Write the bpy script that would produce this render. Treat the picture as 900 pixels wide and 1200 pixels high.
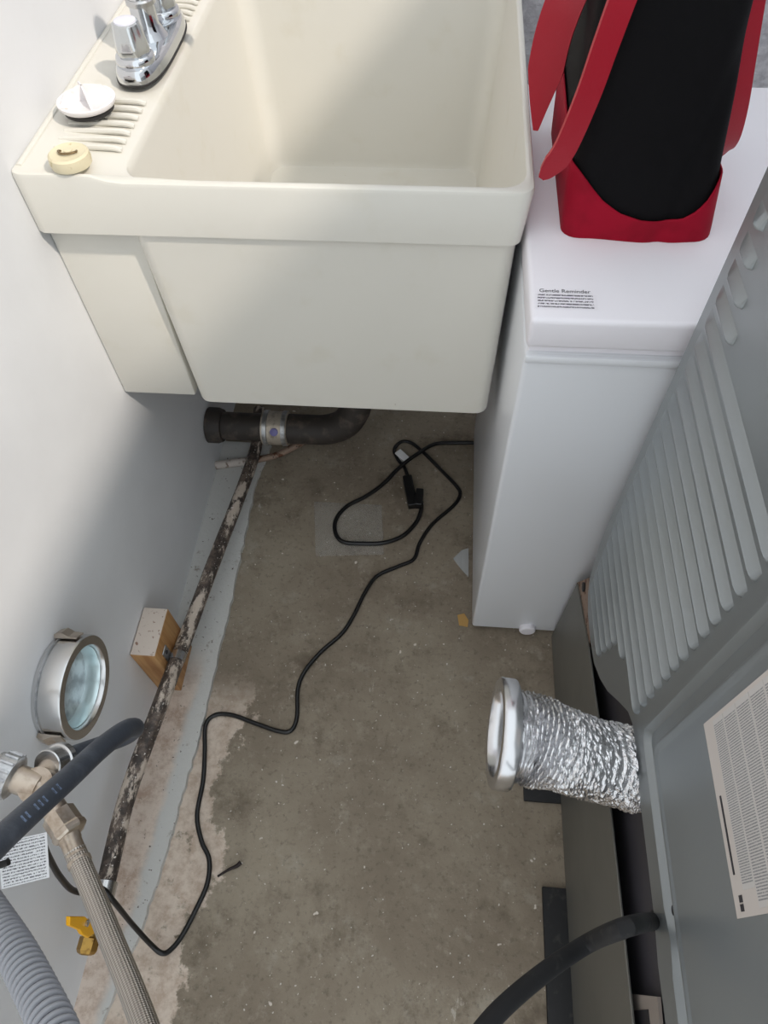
import bpy, bmesh, math, random
from mathutils import Vector, Matrix
random.seed(7)
for o in list(bpy.data.objects): bpy.data.objects.remove(o)
S = bpy.context.scene; COL = S.collection

# ------------------------------------------------------------------ camera
FPX, H = 822.0, 1.35                      # focal length in photo pixels, camera height (m)
Dn = Vector((23, 547, FPX)).normalized()  # straight down, seen from the camera
Fw = Vector((117, -1240, FPX)); Fw = (Fw - Dn * Fw.dot(Dn)).normalized()
Rt = Dn.cross(Fw)
cam = bpy.data.objects.new('camera', bpy.data.cameras.new('camera')); COL.objects.link(cam)
cx = Vector((Rt[0], Fw[0], -Dn[0])); cy = -Vector((Rt[1], Fw[1], -Dn[1])); cz = -Vector((Rt[2], Fw[2], -Dn[2]))
cam.matrix_world = Matrix((cx, cy, cz)).transposed().to_4x4(); cam.location = (0, 0, H)
cam.data.sensor_fit = 'VERTICAL'; cam.data.sensor_height = 24; cam.data.lens = FPX / 1200 * 24
cam.data.clip_start = 0.02; S.camera = cam

# ------------------------------------------------------------------ light
W = bpy.data.worlds.new('sky'); S.world = W; W.use_nodes = True
W.node_tree.nodes['Background'].inputs[0].default_value = (0.89, 0.955, 1.0, 1)
W.node_tree.nodes['Background'].inputs[1].default_value = 1.38
sun = bpy.data.objects.new('sun', bpy.data.lights.new('sun', 'SUN')); COL.objects.link(sun)
sun.data.energy = 2.25; sun.data.angle = math.radians(2.2); sun.data.color = (1.0, 0.90, 0.79)
sun.rotation_euler = Vector((-1, .55, -1.168)).to_track_quat('-Z', 'Y').to_euler()
sun.location = (3, 0, 4)
S.view_settings.view_transform = 'Standard'; S.view_settings.look = 'None'
S.view_settings.exposure = 0.0; S.view_settings.gamma = 1; S.view_settings.use_curve_mapping = False

# ------------------------------------------------------------------ pixel -> place helpers
def ray(px, py):
    p = Vector((px - 450, py - 600, FPX)); return Vector((p.dot(Rt), p.dot(Fw), -p.dot(Dn)))
def on_z(px, py, z=0):
    r = ray(px, py); t = (z - H) / r.z; return Vector((r.x * t, r.y * t, z))
def on_x(px, py, x):
    r = ray(px, py); t = x / r.x; return Vector((x, r.y * t, H + r.z * t))
def on_y(px, py, y):
    r = ray(px, py); t = y / r.y; return Vector((r.x * t, y, H + r.z * t))
def at(px, py, d):
    r = ray(px, py) * (d / FPX); return Vector((r.x, r.y, H + r.z))

# ------------------------------------------------------------------ materials
def srgb(r, g, b):
    f = lambda c: (c / 255 / 12.92) if c / 255 <= .04045 else ((c / 255 + .055) / 1.055) ** 2.4
    return (f(r), f(g), f(b), 1)
class NT:
    def __init__(s, name):
        s.m = bpy.data.materials.new(name); s.m.use_nodes = True
        s.t = s.m.node_tree; s.b = s.t.nodes['Principled BSDF']
        s.co = s.t.nodes.new('ShaderNodeTexCoord').outputs['Object']
    def n(s, t, **k):
        x = s.t.nodes.new('ShaderNode' + t)
        for a, v in k.items(): setattr(x, a, v)
        return x
    def l(s, a, b): s.t.links.new(a, b)
    def noise(s, scale, detail=4, rough=.55, stretch=None):
        x = s.n('TexNoise'); x.inputs['Scale'].default_value = scale; x.inputs['Detail'].default_value = detail
        x.inputs['Roughness'].default_value = rough
        if stretch:
            m = s.n('Mapping'); m.inputs['Scale'].default_value = stretch; s.l(s.co, m.inputs[0]); s.l(m.outputs[0], x.inputs['Vector'])
        else: s.l(s.co, x.inputs['Vector'])
        return x.outputs['Fac']
    def ramp(s, v, a, b):
        x = s.n('MapRange'); x.interpolation_type = 'SMOOTHSTEP'
        x.inputs[1].default_value = a; x.inputs[2].default_value = b; s.l(v, x.inputs[0]); return x.outputs[0]
    def math(s, op, a, b=0.0):
        x = s.n('Math', operation=op)
        for i, v in enumerate((a, b)):
            if isinstance(v, (int, float)): x.inputs[i].default_value = v
            else: s.l(v, x.inputs[i])
        return x.outputs[0]
    def mix(s, fac, a, b):
        x = s.n('Mix', data_type='RGBA')
        for sock, v in ((x.inputs[0], fac), (x.inputs[6], a), (x.inputs[7], b)):
            if isinstance(v, (int, float, tuple)): sock.default_value = v
            else: s.l(v, sock)
        return x.outputs[2]
    def xyz(s):
        x = s.n('SeparateXYZ'); s.l(s.co, x.inputs[0]); return x.outputs
    def color(s, c): s.l(c, s.b.inputs['Base Color'])
    def bump(s, h, strength=.3, dist=.002):
        x = s.n('Bump'); x.inputs['Strength'].default_value = strength; x.inputs['Distance'].default_value = dist
        s.l(h, x.inputs['Height']); s.l(x.outputs[0], s.b.inputs['Normal'])
def mat(name, c, rough=.5, metal=0.0, var=(), bump=None, spec=None, trans=None):
    """var: (scale, colour, lo, hi) noise blotches; bump: (scale, strength, dist)"""
    t = NT(name); t.b.inputs['Roughness'].default_value = rough; t.b.inputs['Metallic'].default_value = metal
    if spec is not None: t.b.inputs['Specular IOR Level'].default_value = spec
    if trans: t.b.inputs['Transmission Weight'].default_value = trans
    col = srgb(*c)
    if var:
        cur = col
        for (sc, c2, lo, hi) in var: cur = t.mix(t.ramp(t.noise(sc), lo, hi), cur, srgb(*c2))
        t.color(cur)
    else: t.b.inputs['Base Color'].default_value = col
    if bump: t.bump(t.noise(bump[0]), bump[1], bump[2])
    return t.m

def make_concrete():
    t = NT('concrete'); t.b.inputs['Roughness'].default_value = .8; t.b.inputs['Specular IOR Level'].default_value = .25
    c = t.mix(t.ramp(t.noise(3.2, 6, .6), .34, .66), srgb(130, 118, 103), srgb(156, 145, 128))
    c = t.mix(t.math('MULTIPLY', t.ramp(t.noise(7, 7, .7), .50, .72), .8), c, srgb(98, 86, 73))
    c = t.mix(t.math('MULTIPLY', t.ramp(t.noise(11, 8, .75), .54, .68), .55), c, srgb(168, 160, 146))
    c = t.mix(t.math('MULTIPLY', t.ramp(t.noise(34, 6, .75), .52, .68), .5), c, srgb(164, 154, 138))
    c = t.mix(t.math('MULTIPLY', t.ramp(t.noise(95, 4, .7), .52, .70), .45), c, srgb(92, 83, 72))
    c = t.mix(t.math('MULTIPLY', t.ramp(t.noise(17, 6, .8, (1, .45, 1)), .62, .70), .7), c, srgb(196, 188, 176))  # pale scuffs
    c = t.mix(t.ramp(t.noise(55, 2, .4), .74, .765), c, srgb(212, 202, 190))                    # spatters of plaster
    c = t.mix(t.math('MULTIPLY', t.ramp(t.noise(160, 1, .4), .74, .77), .7), c, srgb(222, 216, 208))
    x, y, z = t.xyz()
    edge = t.math('ADD', x, t.math('MULTIPLY', t.math('SUBTRACT', t.noise(7, 6, .7), .5), .34))      # plaster spilt along the wall side
    along = t.ramp(y, .50, .38)
    m = t.math('MULTIPLY', t.ramp(edge, -.335, -.352), t.ramp(t.noise(24, 4, .7), .32, .42))
    m = t.math('MULTIPLY', m, along)
    c = t.mix(m, c, t.mix(t.ramp(t.noise(45, 4, .7), .35, .7), srgb(214, 199, 184), srgb(184, 164, 147)))
    t.color(c); t.bump(t.noise(60, 6, .7), .35, .003); return t.m
def make_curb():
    t = NT('painted_footing'); t.b.inputs['Roughness'].default_value = .75
    x, y, z = t.xyz()
    e = t.math('ADD', t.math('ADD', x, t.math('MULTIPLY', y, -.06)), t.math('MULTIPLY', t.math('SUBTRACT', t.noise(20, 5, .65), .5), .03))
    pink = t.mix(t.ramp(t.noise(40, 5, .7), .4, .7), srgb(216, 200, 186), srgb(180, 156, 138))
    paint = t.mix(t.ramp(t.noise(50, 5, .7), .6, .75), srgb(200, 199, 195), srgb(150, 142, 132))
    m = t.math('MULTIPLY', t.ramp(e, -.455, -.475), t.ramp(y, .55, .40))
    c = t.mix(m, paint, pink)
    c = t.mix(t.ramp(t.noise(110, 3, .6), .66, .72), c, srgb(90, 78, 68))
    t.color(c); t.bump(t.noise(80, 5), .5, .003); return t.m
def make_pipe():
    t = NT('old_iron_pipe'); t.b.inputs['Roughness'].default_value = .55
    c = t.mix(t.ramp(t.noise(40, 5, .7), .4, .65), srgb(58, 50, 46), srgb(112, 98, 88))
    c = t.mix(t.ramp(t.noise(30, 6, .75, (1, .35, 1)), .50, .57), c, srgb(200, 186, 172))
    c = t.mix(t.ramp(t.noise(180, 2, .6), .66, .7), c, srgb(226, 220, 212))
    t.color(c); t.bump(t.noise(120, 4), .5, .002); return t.m
def make_wood():
    t = NT('pine'); t.b.inputs['Roughness'].default_value = .6
    w = t.noise(22, 5, .6, (3, 3, .25))
    c = t.mix(t.ramp(w, .3, .7), srgb(196, 152, 100), srgb(160, 112, 66))
    t.color(c); return t.m
def make_print(name, paper, ink, rows, grain, dens, cover=1.0, axis=(0, 1)):
    """rows of tiny unreadable print"""
    t = NT(name); t.b.inputs['Roughness'].default_value = .5
    uv = t.n('UVMap').outputs[0]; s = t.n('SeparateXYZ'); t.l(uv, s.inputs[0]); u, v = s.outputs[axis[0]], s.outputs[axis[1]]
    fr = t.math('FRACT', t.math('MULTIPLY', v, rows))
    row = t.math('MULTIPLY', t.math('GREATER_THAN', fr, .32), t.math('LESS_THAN', fr, .82))
    cb = t.n('CombineXYZ'); t.l(t.math('MULTIPLY', u, grain), cb.inputs[0]); t.l(t.math('MULTIPLY', t.math('FLOOR', t.math('MULTIPLY', v, rows)), 7.3), cb.inputs[1])
    t.l(t.math('MULTIPLY', v, rows * 1.7), cb.inputs[2])
    nz = t.n('TexNoise'); nz.inputs['Scale'].default_value = 1; nz.inputs['Detail'].default_value = 1; t.l(cb.outputs[0], nz.inputs['Vector'])
    m = t.math('MULTIPLY', t.math('MULTIPLY', row, t.math('GREATER_THAN', nz.outputs['Fac'], dens)), cover)
    mar = t.math('MULTIPLY', t.math('MULTIPLY', t.math('GREATER_THAN', u, .04), t.math('LESS_THAN', u, .95)), t.math('MULTIPLY', t.math('GREATER_THAN', v, .03), t.math('LESS_THAN', v, .97)))
    t.color(t.mix(t.math('MULTIPLY', m, mar), srgb(*paper), srgb(*ink))); return t.m
def make_braid():
    t = NT('steel_braid'); t.b.inputs['Metallic'].default_value = .85; t.b.inputs['Roughness'].default_value = .28
    uv = t.n('UVMap').outputs[0]; s = t.n('SeparateXYZ'); t.l(uv, s.inputs[0]); u, v = s.outputs[0], s.outputs[1]
    a = t.math('SINE', t.math('MULTIPLY', t.math('ADD', t.math('MULTIPLY', u, 12), v), 6.2832))
    b = t.math('SINE', t.math('MULTIPLY', t.math('SUBTRACT', t.math('MULTIPLY', u, 12), v), 6.2832))
    h = t.ramp(t.math('MULTIPLY', a, b), -.6, .6)
    t.color(t.mix(h, srgb(160, 151, 142), srgb(208, 200, 190))); t.bump(h, .6, .0012); return t.m
def make_foil():
    t = NT('crumpled_foil'); t.b.inputs['Metallic'].default_value = .95; t.b.inputs['Roughness'].default_value = .2
    t.b.inputs['Base Color'].default_value = srgb(226, 226, 228)
    t.bump(t.noise(150, 3, .6), .6, .004); return t.m
def make_louver_wall():
    t = NT('textured_plaster'); t.b.inputs['Roughness'].default_value = .85
    t.color(t.mix(t.ramp(t.noise(60, 4, .6), .35, .65), srgb(196, 193, 198), srgb(222, 220, 224)))
    t.bump(t.noise(140, 4, .6), .7, .004); return t.m

CONC, CURB, PIPE, WOOD, BRAID, FOIL, STUC = make_concrete(), make_curb(), make_pipe(), make_wood(), make_braid(), make_foil(), make_louver_wall()
PAINT = mat('white_wall_paint', (230, 231, 233), .7, var=[(4, (224, 225, 227), .4, .7)], bump=(90, .12, .002))
TUBM = mat('ivory_plastic', (218, 215, 206), .34, var=[(14, (213, 209, 197), .55, .8), (120, (150, 138, 118), .76, .80)], bump=(300, .04, .001))
CHROME = mat('chrome', (215, 217, 220), .08, 1.0)
STEEL = mat('bright_steel', (205, 205, 205), .25, 1.0, bump=(150, .05, .001))
GALV = mat('galvanised_steel', (200, 202, 204), .32, .9, var=[(60, (170, 172, 175), .4, .6)])
NICKEL = mat('dull_nickel', (196, 184, 170), .33, .9, var=[(60, (168, 152, 136), .45, .7)])
BRASS = mat('brass', (176, 140, 74), .35, .9, var=[(80, (130, 98, 52), .5, .7)])
ACRYL = mat('chromed_plastic_knob', (208, 211, 212), .12, .85)
KNOBTOP = mat('clear_knob_cap', (226, 226, 236), .2)
DARKGASK = mat('black_gasket', (40, 38, 38), .6)
WPLAS = mat('white_plastic', (236, 232, 232), .4, var=[(70, (205, 190, 178), .62, .75)])
CREAM = mat('cream_rubber', (222, 211, 180), .5, var=[(90, (196, 180, 136), .6, .75)])
WIRE = mat('brown_wire', (120, 100, 70), .4, .5)
FRZ = mat('white_enamel', (226, 228, 232), .28, bump=(260, .03, .001))
FRZLID = mat('white_lid_plastic', (238, 235, 240), .35)
INK = mat('black_ink', (52, 50, 54), .6)
BLACKFAB = mat('black_fabric', (13, 12, 14), .8, spec=.15, bump=(420, .25, .0012))
REDFAB = mat('red_fabric', (158, 4, 38), .7, spec=.2, var=[(30, (142, 2, 32), .4, .7)], bump=(380, .2, .0012))
REDWEB = mat('red_webbing', (166, 6, 34), .45, bump=(500, .2, .001))
DRY = mat('grey_dryer_paint', (146, 151, 153), .33, .5, bump=(240, .05, .001))
DRYBASE = mat('grey_base_paint', (112, 110, 104), .45, .2, var=[(8, (102, 101, 96), .4, .7)])
BLACK = mat('black_plastic', (40, 39, 43), .5)
RUSTY = mat('rusted_sheet', (150, 128, 112), .7, .2, var=[(50, (96, 62, 42), .48, .62), (140, (60, 44, 36), .6, .7)])
BEIGE = mat('beige_plate', (150, 140, 132), .55)
RUBBER = mat('black_rubber', (27, 27, 29), .7, var=[(60, (56, 54, 52), .55, .75)])
HOSE = mat('blue_black_hose_rubber', (58, 64, 74), .5, var=[(40, (74, 80, 90), .5, .7)], bump=(260, .3, .001))
CORD = mat('black_cord_vinyl', (18, 18, 19), .38)
GREYHOSE = mat('grey_ribbed_plastic', (150, 152, 158), .45)
YELLOW = mat('yellow_paint', (250, 182, 10), .4)
DRAIN = mat('dirty_drain_pipe', (52, 46, 42), .6, var=[(30, (86, 76, 68), .5, .7)])
BAND = mat('clamp_band', (196, 186, 172), .4, .5, var=[(50, (150, 138, 124), .5, .7)])
PAPER = mat('white_tag', (235, 235, 236), .5)
ALU = mat('spun_aluminium', (214, 214, 216), .22, .95)
SKYTINT = mat('sky_reflection_tint', (226, 244, 247), .22, .55)  # pale blue tint stands in for sky light reflected inside the duct
BLUEDOT = mat('blue_sticker', (120, 116, 168), .5)
STUBPAINT = mat('chalky_paint', (196, 186, 178), .8, var=[(60, (120, 100, 86), .52, .66)])
PAINTEND = mat('painted_end_grain', (214, 200, 188), .75, var=[(110, (150, 116, 98), .6, .68)])
CARD = mat('cardboard_scrap', (190, 150, 88), .7)
TWIG = mat('dark_twig', (34, 22, 20), .7)
MARKBLUE = mat('faded_blue_print', (104, 120, 146), .6)
LABELP = make_print('dryer_label_print', (204, 200, 197), (120, 121, 124), 70, 60, .40, .9, axis=(1, 0))
NOTICE = make_print('notice_print', (238, 235, 240), (104, 100, 108), 5, 70, .43)
TAGP = make_print('tag_print', (234, 234, 236), (104, 104, 108), 15, 60, .47)
def film(name, alpha, c):
    m = mat(name, c, .15); m.node_tree.nodes['Principled BSDF'].inputs['Alpha'].default_value = alpha; return m
FILM = film('clear_film', .09, (225, 225, 225)); SCRAP = film('clear_scrap', .35, (225, 228, 230))

# ------------------------------------------------------------------ mesh helpers
def tag(o, label=None, cat=None, group=None, kind=None):
    for k, v in (('label', label), ('category', cat), ('group', group), ('kind', kind)):
        if v: o[k] = v
    return o
def empty(name, loc, label, cat, group=None):
    o = bpy.data.objects.new(name, None); COL.objects.link(o); o.location = loc; o.empty_display_size = .05
    return tag(o, label, cat, group)
def root_of(p):
    l = Vector((0, 0, 0))
    while p: l += p.location; p = p.parent
    return l
def link(name, bm, m, parent=None, smooth=True, origin=None, bev=None):
    """bm is in world coordinates; the object's origin is its parent's, or `origin`"""
    base = root_of(parent) if parent else Vector(origin or (0, 0, 0))
    bmesh.ops.recalc_face_normals(bm, faces=bm.faces)
    bmesh.ops.translate(bm, vec=-base, verts=bm.verts)
    me = bpy.data.meshes.new(name); bm.to_mesh(me); bm.free()
    me.materials.append(m)
    if smooth:
        for p in me.polygons: p.use_smooth = True
        me.set_sharp_from_angle(angle=math.radians(38))
    o = bpy.data.objects.new(name, me); COL.objects.link(o)
    if parent: o.parent = parent
    else: o.location = base
    if bev:
        b = o.modifiers.new('bevel', 'BEVEL'); b.width = bev; b.segments = 3; b.limit_method = 'ANGLE'
    return o
def NB(): return bmesh.new()
def box(bm, x0, x1, y0, y1, z0, z1, bev=0, seg=2):
    r = bmesh.ops.create_cube(bm, size=1); vs = r['verts']
    for v in vs: v.co = Vector(((x0 + x1) / 2 + v.co.x * (x1 - x0), (y0 + y1) / 2 + v.co.y * (y1 - y0), (z0 + z1) / 2 + v.co.z * (z1 - z0)))
    if bev: bmesh.ops.bevel(bm, geom=list({e for v in vs for e in v.link_edges}), offset=bev, segments=seg, affect='EDGES', profile=.5)
    return bm
def loft(bm, rings, cap0=False, cap1=False, closed=True):
    L = [[bm.verts.new(p) for p in r] for r in rings]; n = len(L[0])
    for a, b in zip(L, L[1:]):
        for i in range(n if closed else n - 1):
            j = (i + 1) % n; bm.faces.new((a[i], a[j], b[j], b[i]))
    if cap0: bm.faces.new(L[0])
    if cap1: bm.faces.new(L[-1])
    return L
def spline(pts, n=8):
    P = [Vector(p) for p in pts]
    if len(P) < 3: return P
    out = []
    Q = [P[0] * 2 - P[1]] + P + [P[-1] * 2 - P[-2]]
    for i in range(1, len(Q) - 2):
        a, b, c, d = Q[i - 1:i + 3]
        for k in range(n):
            t = k / n
            out.append(.5 * ((2 * b) + (c - a) * t + (2 * a - 5 * b + 4 * c - d) * t * t + (3 * b - a - 3 * c + d) * t ** 3))
    out.append(P[-1]); return out
def frames(path):
    T = [(path[min(i + 1, len(path) - 1)] - path[max(i - 1, 0)]).normalized() for i in range(len(path))]
    u = T[0].orthogonal().normalized(); F = []
    for t in T:
        u = (u - t * u.dot(t)).normalized(); F.append((u, t.cross(u), t))
    return F
def tube(bm, pts, r, n=14, sm=8, caps=True, uv=None, flat=1.0):
    path = spline(pts, sm) if sm else [Vector(p) for p in pts]
    rf = r if callable(r) else (lambda s: r)
    F = frames(path); rings = []; N = len(path)
    for i, (p, (u, v, t)) in enumerate(zip(path, F)):
        rr = rf(i / (N - 1)); rings.append([p + u * rr * math.cos(a) + v * rr * flat * math.sin(a) for a in [2 * math.pi * k / n for k in range(n)]])
    L = loft(bm, rings, caps, caps)
    if uv:
        lay = bm.loops.layers.uv.verify(); idx = {}
        d = [0.0]
        for a, b in zip(path, path[1:]): d.append(d[-1] + (b - a).length)
        for i, ring in enumerate(L):
            for k, v in enumerate(ring): idx[v] = (i, k)
        for f in bm.faces:
            ks = [idx[l.vert] for l in f.loops if l.vert in idx]
            if len(ks) != 4: continue
            wrap = max(k for i, k in ks) - min(k for i, k in ks) > 2
            for l in f.loops:
                i, k = idx[l.vert]; l[lay].uv = ((k + (n if wrap and k == 0 else 0)) / n, d[i] * uv)
    return bm
def lathe(bm, prof, org, axis, n=32, cap0=True, cap1=True):
    """prof: (radius, distance along axis)"""
    org = Vector(org); ax = Vector(axis).normalized(); u = ax.orthogonal().normalized(); v = ax.cross(u)
    rings = [[org + ax * h + (u * math.cos(a) + v * math.sin(a)) * r for a in [2 * math.pi * k / n for k in range(n)]] for r, h in prof]
    loft(bm, rings, cap0, cap1); return bm
def prism(bm, poly, vec):
    a = [bm.verts.new(p) for p in poly]; b = [bm.verts.new(Vector(p) + Vector(vec)) for p in poly]; n = len(a)
    bm.faces.new(a); bm.faces.new(b)
    for i in range(n): bm.faces.new((a[i], a[(i + 1) % n], b[(i + 1) % n], b[i]))
    return bm
def rrect(x0, x1, y0, y1, r, z=0, ns=16, nc=6):
    """rounded rectangle, the same number of points for every call"""
    P = []
    cs = [((x1 - r), (y0 + r), -90), (x1 - r, y1 - r, 0), (x0 + r, y1 - r, 90), (x0 + r, y0 + r, 180)]
    for k, (a, b, ang) in enumerate(cs):
        for i in range(nc + 1):
            t = math.radians(ang + 90 * i / nc); P.append(Vector((a + r * math.cos(t), b + r * math.sin(t), z)))
        a2, b2, ang2 = cs[(k + 1) % 4]; e = Vector((a2 + r * math.cos(math.radians(ang2)), b2 + r * math.sin(math.radians(ang2)), z)); s = P[-1].copy()
        for i in range(1, ns): P.append(s.lerp(e, i / ns))
    return P
def ribbon(bm, pts, wid, facing, thick=.0022, sm=8):
    path = spline(pts, sm); F = frames(path); rings = []; f = Vector(facing).normalized()
    wf = wid if callable(wid) else (lambda s: wid)
    for i, (p, (u, v, t)) in enumerate(zip(path, F)):
        w = t.cross(f).normalized(); nrm = w.cross(t).normalized(); h = wf(i / (len(path) - 1)) / 2
        rings.append([p - w * h - nrm * thick, p + w * h - nrm * thick, p + w * h + nrm * thick, p - w * h + nrm * thick])
    loft(bm, rings, True, True); return bm
def plate_uv(name, corners, thick, m, parent, swap=False):
    """a thin plate with UV 0..1 over its face; corners in order u0v0, u1v0, u1v1, u0v1"""
    bm = NB(); c = [Vector(p) for p in corners]; nrm = (c[1] - c[0]).cross(c[3] - c[0]).normalized()
    a = [bm.verts.new(p + nrm * thick) for p in c]; b = [bm.verts.new(p) for p in c]; lay = bm.loops.layers.uv.verify()
    f = bm.faces.new(a)
    for l, q in zip(f.loops, ((0, 0), (1, 0), (1, 1), (0, 1))): l[lay].uv = q
    bm.faces.new(b[::-1])
    for i in range(4): bm.faces.new((b[i], b[(i + 1) % 4], a[(i + 1) % 4], a[i]))
    return link(name, bm, m, parent, smooth=False)

XW, YB = -.513, 1.46                      # face of the wall beside the sink, face of the wall behind it
# ------------------------------------------------------------------ setting
bm = NB(); box(bm, XW - .2, 1.5, -1.5, YB + .1, -.1, 0)
tag(link('floor', bm, CONC, smooth=False), kind='structure')
VC = Vector((XW, .311, .388)); VR = .071   # vent opening
bm = NB(); n = 48
def wall_face(x):
    ring = [bm.verts.new((x, VC.y + VR * math.cos(2 * math.pi * k / n), VC.z + VR * math.sin(2 * math.pi * k / n))) for k in range(n)]
    sq = []
    for k in range(n):
        c, s = math.cos(2 * math.pi * k / n), math.sin(2 * math.pi * k / n)
        t = min(((YB - VC.y) if c > 0 else (VC.y + 1.5)) / max(abs(c), 1e-6), ((2.4 - VC.z) if s > 0 else VC.z) / max(abs(s), 1e-6))
        sq.append(bm.verts.new((x, VC.y + c * t, VC.z + s * t)))
    for k in range(n):
        j = (k + 1) % n; bm.faces.new((ring[k], ring[j], sq[j], sq[k]))
    cor = [(YB, 2.4), (-1.5, 2.4), (-1.5, 0), (YB, 0)]
    for cyy, czz in cor:                   # fill the four corners
        best = sorted(range(n), key=lambda k: (Vector((sq[k].co.y - cyy, sq[k].co.z - czz)).length))
        for k in range(n):
            j = (k + 1) % n; a, b = sq[k].co, sq[j].co
            if (abs(a.y - cyy) < 1e-5 and abs(b.z - czz) < 1e-5) or (abs(a.z - czz) < 1e-5 and abs(b.y - cyy) < 1e-5):
                v = bm.verts.new((x, cyy, czz)); bm.faces.new((sq[k], sq[j], v))
    return ring
r0 = wall_face(XW); r1 = wall_face(XW - .03)
for k in range(n): bm.faces.new((r0[k], r0[(k + 1) % n], r1[(k + 1) % n], r1[k]))
tag(link('wall_left', bm, PAINT, smooth=False), kind='structure')
bm = NB(); box(bm, XW - .12, 1.6, YB, YB + .1, 0, 2.4); tag(link('wall_back', bm, STUC, smooth=False), kind='structure')
bm = NB(); xr = lambda y: 1.15 + .138 * y
prism(bm, [(xr(-1.5), -1.5, 0), (xr(YB), YB, 0), (xr(YB) + .12, YB, 0), (xr(-1.5) + .12, -1.5, 0)], (0, 0, 2.378)); tag(link('shadow_wall_right', bm, PAINT, smooth=False), kind='structure')  # unseen wall, added with height and skew that cast the sun's shadow edge
# the painted footing strip at the foot of the wall, with a ragged edge
bm = NB(); edge_px = [(318, 520), (300, 565), (288, 620), (272, 700), (253, 780), (234, 860), (214, 930), (194, 1000), (168, 1080), (120, 1200), (60, 1330)]
ep = [on_z(*p, .012) for p in edge_px]; e2 = []
for a, b in zip(ep, ep[1:]):
    for k in range(9): e2.append(a.lerp(b, k / 9) + Vector((random.uniform(-.0022, .0022), 0, 0)))
ring = [Vector((XW, ep[0].y, .014))] + [Vector((p.x, p.y, .012)) for p in e2] + [Vector((XW, e2[-1].y, .014))]
prism(bm, ring, (0, 0, -.012)); tag(link('trim_1', bm, CURB, smooth=False), kind='structure')

# ------------------------------------------------------------------ utility sink
sink = empty('utility_sink', (-.2, .75, 0), 'ivory moulded plastic utility sink tub mounted on the white wall', 'sink')
def ztop(p):
    t = min(max((p.x + .425) / .04, 0), 1); t = t * t * (3 - 2 * t); return .894 - .009 * t
def R(x0, x1, y0, y1, r, dz=None, z=None):
    P = rrect(x0, x1, y0, y1, r, 0, ns=30, nc=6)
    if x0 < XW + .02 and r < .02:              # the corners at the wall are square
        for p in P:
            if p.x < x0 + r:
                for yc, ye in ((y0 + r, y0), (y1 - r, y1)):
                    if abs(p.y - ye) < r and (p.y - yc) * (ye - yc) >= 0:
                        if (x0 + r - p.x) > abs(p.y - yc): p.x = x0
                        else: p.y = ye
    for p in P: p.z = z if z is not None else ztop(p) + dz
    return P
x0, x1, y0, y1 = XW + .001, .103, .75, 1.445
rings = [R(x0, x1 - .014, y0 + .012, y1 - .01, .012, z=.817), R(x0, x1 - .007, y0 + .001, y1, .016, z=.815), R(x0, x1, y0, y1, .018, dz=-.005),
         R(x0, x1 - .0015, y0 + .0015, y1 - .001, .017, dz=-.0012), R(x0, x1 - .005, y0 + .004, y1 - .003, .016, dz=0)]
xi = -.388
for (a, b, c, d, r, dz, z) in ((xi, .097, .760, 1.428, .030, 0, None), (xi + .003, .094, .763, 1.425, .030, -.002, None), (xi + .006, .092, .765, 1.422, .032, -.012, None),
                               (xi + .024, .068, .785, 1.402, .035, None, .545), (xi + .030, .062, .791, 1.396, .035, None, .534), (xi + .042, .050, .803, 1.384, .035, None, .530)):
    rings.append(R(a, b, c, d, r, dz, z))
bm = NB(); loft(bm, rings, False, True); link('basin', bm, TUBM, sink)
bm = NB(); loft(bm, [rrect(-.395, .092, .757, 1.43, .02, .818), rrect(-.384, .086, .761, 1.42, .02, .500), rrect(-.378, .080, .767, 1.41, .016, .493)], False, True)
link('tub_shell', bm, TUBM, sink)
bm = NB(); box(bm, XW + .0006, -.392, .7725, 1.42, .500, .817, .004); link('side_panel', bm, TUBM, sink)
for i in range(7):                         # soap ribs on the deck, near the front corner and beyond the tap
    for yy in ((.815 + i * .0185), (1.175 + i * .0185)):
        bm = NB(); tube(bm, [(-.480, yy, .8905), (-.45, yy, .8915), (-.41, yy, .8915), (-.397, yy + .001, .888)], .0036, 8, 4, flat=1)
        link('soap_rib', bm, TUBM, sink)
bm = NB(); tube(bm, [(XW + .006, .768, .892), (XW + .006, 1.44, .892)], .0045, 8, 0); link('back_lip', bm, TUBM, sink)

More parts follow.
